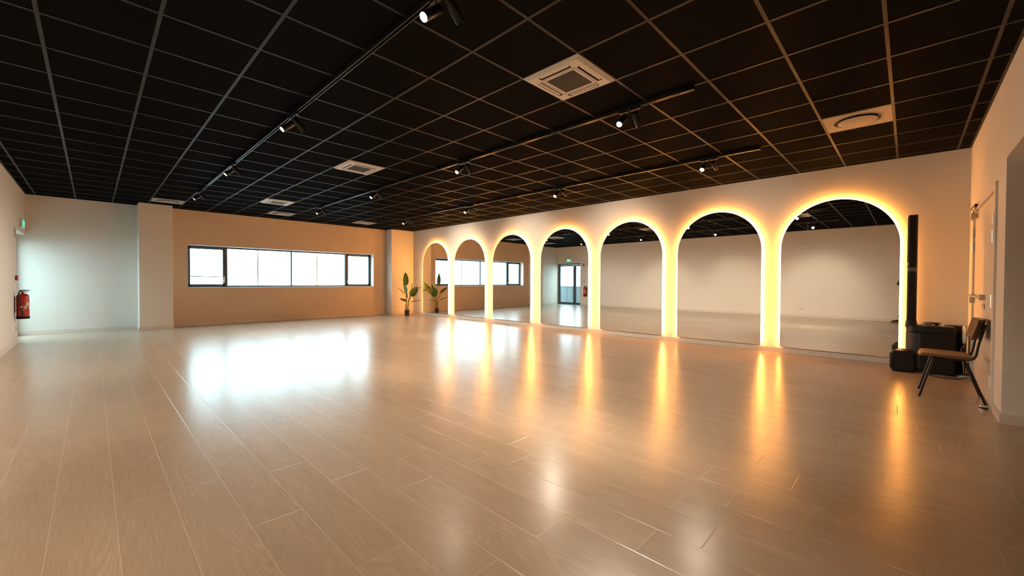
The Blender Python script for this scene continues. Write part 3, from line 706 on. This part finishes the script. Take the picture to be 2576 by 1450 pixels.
# coiled leads and adaptor on the speaker deck
cb = thing('cable_bundle', 'coiled black and white leads with a plug lying on top of the subwoofer', 'cables', (SX-.03, SY_-.02, .645))
m = MB(); pts = []
for k in range(90):
    a = k*.42; rr = .045+.015*sin(k*.7); pts.append((rr*cos(a)*.9, rr*sin(a)*1.4, .008+.030*abs(sin(k*.31))))
m.tube(pts, .0035, 6).build('black_lead', cable_black, cb, smooth=True)
pts = [(-.01+.035*cos(k*.5), .055+.03*sin(k*.5), .012+.02*abs(sin(k*.27))) for k in range(40)]
MB().tube(pts, .003, 6).build('white_lead', cable_white, cb, smooth=True)
o = MB().box(-.02, .02, .075, .105, .0, .045).build('plug', cable_white, cb, bevel=.004)
o = MB().box(-.025, .025, -.055, -.02, .0, .035).build('power_adaptor', black_plastic, cb, bevel=.004)
o = MB().box(-.03, .01, -.11, -.07, .004, .028).build('label_tag', label_white, cb, bevel=.002); o.rotation_euler = (.12, 0, 0)
m = MB().tube([(6.28, -4.62, .006), (6.10, -4.55, .005), (5.98, -4.66, .005), (6.02, -4.80, .005), (6.2, -4.88, .005), (6.5, -4.90, .005)], .005, 6)
tag(m.build('floor_cable', cable_black, smooth=True), 'thin black cable on the floor in front of the column speaker', 'cable')
# door stop
ds = thing('door_stop', 'short round steel door stop on the floor by the white double door', 'door stop', (4.36, YN+.06, 0))
MB().lathe([(.028, 0), (.028, .018), (.022, .02)], n=24).build('stop_base', chrome, ds, smooth=True)
MB().lathe([(.030, .019), (.031, .028), (.030, .036)], n=24).build('rubber_ring', black_plastic, ds, smooth=True)
MB().lathe([(.028, .036), (.026, .044), (.015, .046)], n=24).build('stop_cap', chrome, ds, smooth=True)

# ------------------------------------------------------------------ chair
ch = thing('lounge_chair', 'tan wooden chair with woven curved back and black tube legs against the white door', 'chair', (4.84, -4.66, 0))
def c2(p): return (p[0]-4.84, p[1]+4.66, p[2])
# seat: slightly dished plywood pad
nx, ny = 10, 10; vs = []; fs = []
def seat_pt(u, v, top):
    # rounded-corner square
    x = (u-.5)*2; y = (v-.5)*2
    k = 1-.10*(x*x*y*y)
    X = x*.225*k; Y = y*.20*k
    z = .458+.018*abs(x)**2.2 - .012*(1-v) + .010*max(0, v-.8)*0 - .03*max(0, v-.85)**1.5*3
    return (X, Y+.035, z if top else z-.032)
for top in (1, 0):
    for i in range(nx+1):
        for j in range(ny+1): vs.append(seat_pt(i/nx, j/ny, top))
q = (nx+1)*(ny+1)
for i in range(nx):
    for j in range(ny):
        a = i*(ny+1)+j; fs.append((a, a+1, a+ny+2, a+ny+1)); fs.append((q+a, q+a+ny+1, q+a+ny+2, q+a+1))
for i in range(nx):
    for j in (0, ny): a = i*(ny+1)+j; b_ = a+ny+1; fs.append((a, b_, q+b_, q+a))
for j in range(ny):
    for i in (0, nx): a = i*(ny+1)+j; b_ = a+1; fs.append((a, b_, q+b_, q+a))
MB().add(vs, fs).build('seat', seat_wood, ch, smooth=True, bevel=.010, seg=3)
# backrest: concave panel (woven inner face, dark outer shell)
def back_pt(u, v, off):
    th = (u-.5)*2.0*radians(62); R0 = .255
    x = R0*sin(th); y = -(cos(th)-cos(radians(62)))*R0*.47
    z = .64+.205*v
    base = -4.838 - .05*v
    nx_, ny_ = -sin(th), cos(th)
    return (x+nx_*off, (base+y+.045+4.66)+ny_*off, z)
def shell(o0, o1, n=18, z0=0., z1=1.):
    vs = []; fs = []
    for off in (o0, o1):
        for i in range(n+1):
            for j in (z0, z1): vs.append(back_pt(i/n, j, off))
    q = 2*(n+1)
    for i in range(n):
        a = 2*i; fs += [(a, a+1, a+3, a+2), (q+a, q+a+2, q+a+3, q+a+1), (a, a+2, q+a+2, q+a), (a+1, q+a+1, q+a+3, a+3)]
    fs += [(0, q, q+1, 1), (2*n, 2*n+1, q+2*n+1, q+2*n)]
    return MB().add(vs, fs)
bk = shell(-.012, .004).build('backrest', dark_wood, ch, smooth=True, bevel=.003)
shell(.004, .013, z0=.04, z1=.96).build('woven_panel', rattan, bk, smooth=True)
tr_r = .0105
for sx in (-1, 1):
    x0 = sx*.17
    # rear frame: under the seat, bending up to carry the backrest
    pts = [(x0, .13, .425), (x0, -.08, .425), (x0, -.14, .428), (x0, -.165, .445), (x0*1.0, -.18, .48), (x0, -.197, .60), (x0, -.240, .80)]
    MB().tube(pts, tr_r, 12).build('back_tube', black_metal, ch, smooth=True)
    MB().tube([(x0*1.0, .12, .425), (sx*.215, .222, .0)], tr_r*1.05, 12).build('leg', black_metal, ch, smooth=True)
    MB().tube([(x0*1.0, -.09, .425), (x0*1.04, -.12, .39), (sx*.222, -.247, .0)], tr_r*1.05, 12).build('leg', black_metal, ch, smooth=True)
MB().tube([(-.17, .12, .425), (.17, .12, .425)], tr_r, 10).build('cross_tube', black_metal, ch, smooth=True)
MB().tube([(-.17, -.09, .425), (.17, -.09, .425)], tr_r, 10).build('cross_tube', black_metal, ch, smooth=True)

# ------------------------------------------------------------------ photographer (seen only as a sliver in the nearest mirror)
def skin(name, verts, edges, mat, parent, sub=2):
    me = bpy.data.meshes.new(name); me.from_pydata([v[:3] for v in verts], edges, []); me.update()
    o = bpy.data.objects.new(name, me); COL.objects.link(o); o.parent = parent
    md = o.modifiers.new('skin', 'SKIN'); md.use_smooth_shade = True
    sv = me.skin_vertices[0] if len(me.skin_vertices) else None
    if sv is None:
        bm = bmesh.new(); bm.from_mesh(me); bm.verts.layers.skin.verify(); bm.to_mesh(me); bm.free(); sv = me.skin_vertices[0]
    for i, v in enumerate(verts):
        rr_ = v[3]; sv.data[i].radius = rr_ if isinstance(rr_, tuple) else (rr_, rr_); sv.data[i].use_root = (i == 0)
    sb = o.modifiers.new('sub', 'SUBSURF'); sb.levels = sub; sb.render_levels = sub
    me.materials.append(mat); return o
skin_mat = simple('skin_tone', (.50, .30, .21), .5, var=.06); hair_mat = simple('dark_brown_hair', (.03, .018, .012), .6, var=.3, scale=120)
shirt_mat = simple('charcoal_sweater', (.05, .05, .055), .85, var=.15, scale=200, bump=.3); trouser_mat = simple('black_trousers', (.018, .018, .022), .8, var=.2, scale=200)
shoe_mat = simple('dark_brown_shoe', (.035, .018, .013), .4, var=.2); sole_mat = simple('pale_sole', (.4, .38, .35), .6); sock_mat = simple('pale_sock', (.45, .45, .43), .8); eye_w = simple('eye_white', (.75, .73, .7), .25); eye_d = simple('eye_iris', (.03, .02, .015), .2); lip_mat = simple('lip_tone', (.40, .16, .13), .45)
Fv = Vector((.717, .697, 0)); Lv = Vector((-.697, .717, 0)); Zv = Vector((0, 0, 1)); PC = Vector((-1.975, -4.385, 0))
per = thing('person', 'person in charcoal sweater and black trousers holding a camera, only shoe seen in nearest mirror', 'person', tuple(PC))
def W(f, l, z): p = Fv*f + Lv*l; return (p.x, p.y, z)     # person-local: forward, left, up
def A(x, y, z): return (x-PC.x, y-PC.y, z)
footL = Vector(A(-2.17, -4.155, 0)); footR = Vector(A(-1.93, -4.62, 0))
def ft(v, dz=0): return (v.x, v.y, dz)
# body: one continuous surface (pelvis, torso, neck, head, arms, legs)
elL = A(-1.985, -4.105, 1.17); wrL = A(-1.775, -4.285, 1.175); elR = W(.04, -.30, 1.15); wrR = A(-1.715, -4.535, 1.175)
lk = lambda l, z, ftv, t: (*(Vector(W(.02, l, 0))*(1-t)+ftv*t)[:2], z)
V = [(*W(0, 0, .96), .105), (*W(.0, 0, 1.12), .095), (*W(-.01, 0, 1.29), .105), (*W(-.015, 0, 1.41), .075), (*W(-.005, 0, 1.47), .045), (*W(.012, 0, 1.53), .050), (*W(.025, 0, 1.60), (.070, .078)), (*W(.015, 0, 1.665), (.074, .082)), (*W(.01, 0, 1.70), .055),
     (*W(-.01, .165, 1.40), .048), (*elL, .036), (*wrL, .025), (*W(-.01, -.165, 1.40), .048), (*elR, .036), (*wrR, .025),
     (*lk(.085, .80, footL, .05), .070), (*lk(.095, .50, footL, .42), .048), (*ft(footL, .10), .034),
     (*lk(-.085, .80, footR, .05), .070), (*lk(-.095, .50, footR, .42), .048), (*ft(footR, .10), .034)]
E_ = [(0,1),(1,2),(2,3),(3,4),(4,5),(5,6),(6,7),(7,8),(3,9),(9,10),(10,11),(3,12),(12,13),(13,14),(0,15),(15,16),(16,17),(0,18),(18,19),(19,20)]
body = skin('body', V, E_, skin_mat, per)
# clothes follow the body
mid = lambda a, b, t, rr_: (*[a[j]*(1-t)+b[j]*t for j in range(3)], rr_)
up_r = lambda i, rr_: (*V[i][:3], rr_)
skin('sweater', [(*W(0, 0, .90), .150), (*W(0, 0, 1.02), .142), (*W(0, 0, 1.16), .138), (*W(-.01, 0, 1.31), .148), (*W(-.015, 0, 1.425), .100),
     up_r(9, .072), up_r(10, .052), mid(V[10], V[11], .92, .038), up_r(12, .072), up_r(13, .052), mid(V[13], V[14], .92, .038)],
     [(0,1),(1,2),(2,3),(3,4),(4,5),(5,6),(6,7),(4,8),(8,9),(9,10)], shirt_mat, per)
skin('trousers', [(*W(0, 0, 1.00), .125), (*W(0, 0, .90), .135), up_r(15, .098), up_r(16, .072), mid(V[16], V[17], .9, .055), up_r(18, .098), up_r(19, .072), mid(V[19], V[20], .9, .055)], [(0,1),(1,2),(2,3),(3,4),(1,5),(5,6),(6,7)], trouser_mat, per)
for v, d in ((footL, Vector((.42, .91, 0))), (footR, Vector((.80, .60, 0)))):
    d.normalize(); p = lambda f, z: (v.x+d.x*f, v.y+d.y*f, z)
    sh = skin('shoe', [(*p(-.03, .055), .042), (*p(.06, .055), .042), (*p(.14, .042), .036), (*p(.205, .034), .026), (*p(0, .11), .040)], [(0,1),(1,2),(2,3),(0,4)], shoe_mat, per)
    m = MB(); n = 18; pr_ = []
    q_ = Vector((-d.y, d.x, 0))
    for k in range(n):
        a = 2*pi*k/n; pr_.append(Vector((v.x, v.y, 0)) + d*(.088+.145*cos(a)) + q_*(.043+.006*cos(a))*sin(a))
    m.prism([(q.x, q.y) for q in pr_], lambda p, t: (p[0], p[1], .002+.018*t)).build('sole', sole_mat, sh)
    skin('sock', [(*p(0, .10), .040), (*p(0, .17), .040)], [(0,1)], sock_mat, per)
# face, ears, hair
hc = Vector(W(.028, 0, 1.625))
def ball(name, c, rx, mat, par, sc=(1,1,1), n=16):
    m = MB(); vs = []; fs = []; nr = n//2
    for i in range(nr+1):
        th = pi*i/nr
        for k in range(n):
            ph = 2*pi*k/n; a, b_, c_2 = sin(th)*cos(ph)*rx*sc[0], sin(th)*sin(ph)*rx*sc[1], cos(th)*rx*sc[2]
            p = Fv*a+Lv*b_+Zv*c_2; vs.append((c[0]+p.x, c[1]+p.y, c[2]+p.z))
    for i in range(nr):
        for k in range(n): fs.append((i*n+k, i*n+(k+1)%n, (i+1)*n+(k+1)%n, (i+1)*n+k))
    return m.add(vs, fs).build(name, mat, par, smooth=True)
hv = lambda f, l, z: tuple(hc+Fv*f+Lv*l+Zv*z)
hr = ball('hair', hv(-.034, 0, .040), .100, hair_mat, per, (.98, .92, .95))
for sd in (-1, 1):
    e_ = ball('eye', hv(.0565, .028*sd, .0), .0105, eye_w, per); ball('iris', hv(.0635, .028*sd, .0), .0058, eye_d, e_)
    ball('eyebrow', hv(.068, .029*sd, .018), .012, hair_mat, per, (.5, 1.3, .3)); ball('ear', hv(-.010, .076*sd, -.008), .026, skin_mat, per, (.7, .35, 1.15))
skin('nose', [(*hv(.066, 0, .002), .008), (*hv(.086, 0, -.026), .011), (*hv(.072, 0, -.034), .009)], [(0,1),(1,2)], skin_mat, per)
ball('mouth', hv(.064, 0, -.058), .018, lip_mat, per, (.4, 1.2, .35))
# hands wrapped round the camera body
cc = Vector(A(-1.640, -4.435, 0)) + Zv*1.20
def hand(wr, side):
    w_ = Vector(wr); target = cc + Lv*(.070*side) - Zv*.005 - Fv*.02
    dr_ = (target-w_).normalized(); palm = w_ + dr_*.055; kn = target + Lv*(.012*side)
    vs = [(*(w_-dr_*.03), .030), (*w_, .027), (*palm, (.030, .022)), (*(palm*.3+kn*.7), (.034, .020))]
    h_ = skin('hand', vs, [(0,1),(1,2),(2,3)], skin_mat, per)
    base = palm*.3+kn*.7
    for j, (ln, zo) in enumerate(((.070, .030), (.078, .011), (.073, -.009), (.058, -.028))):
        p0 = base + Zv*zo*.75 + Fv*.01; p1 = p0 + Fv*(ln*.5) + Lv*(.012*side) + Zv*zo*.15; p2 = p1 + Fv*(ln*.22) - Lv*(.016*side); p3 = p2 + Fv*.004 - Lv*(ln*.30*side)
        skin('finger', [(*p0, .0095), (*p1, .0088), (*p2, .0082), (*p3, .0072)], [(0,1),(1,2),(2,3)], skin_mat, h_)
    t0 = palm + Zv*.018 - Fv*.0; t1 = t0 + Zv*.018 - Lv*(.020*side) + Fv*.01; t2 = t1 - Lv*(.028*side) + Fv*.012
    skin('thumb', [(*t0, .012), (*t1, .0105), (*t2, .0088)], [(0,1),(1,2)], skin_mat, h_)
hand(wrL, 1); hand(wrR, -1)
# the camera they hold (its own thing), lens ending at the viewpoint
cm = thing('camera_body', 'black camera held at chest height by the person', 'camera', (-1.640, -4.435, 1.20), math.atan2(.697, .717)-pi/2)
m = MB(); m.box(-.068, .068, -.032, .025, -.045, .042); m.box(-.022, .022, -.030, .020, .040, .068); m.box(-.072, -.040, -.02, .042, -.045, .040); m.build('body_shell', black_plastic, cm, bevel=.006)
MB().lathe([(.033, .025), (.034, .07), (.036, .075), (.036, .096)], n=28, axis='y', cap=False).build('lens_barrel', black_plastic, cm, smooth=True)
MB().lathe([(.020, .040), (.018, .041)], n=20, axis='y').build('rear_element', slot_dark, cm)
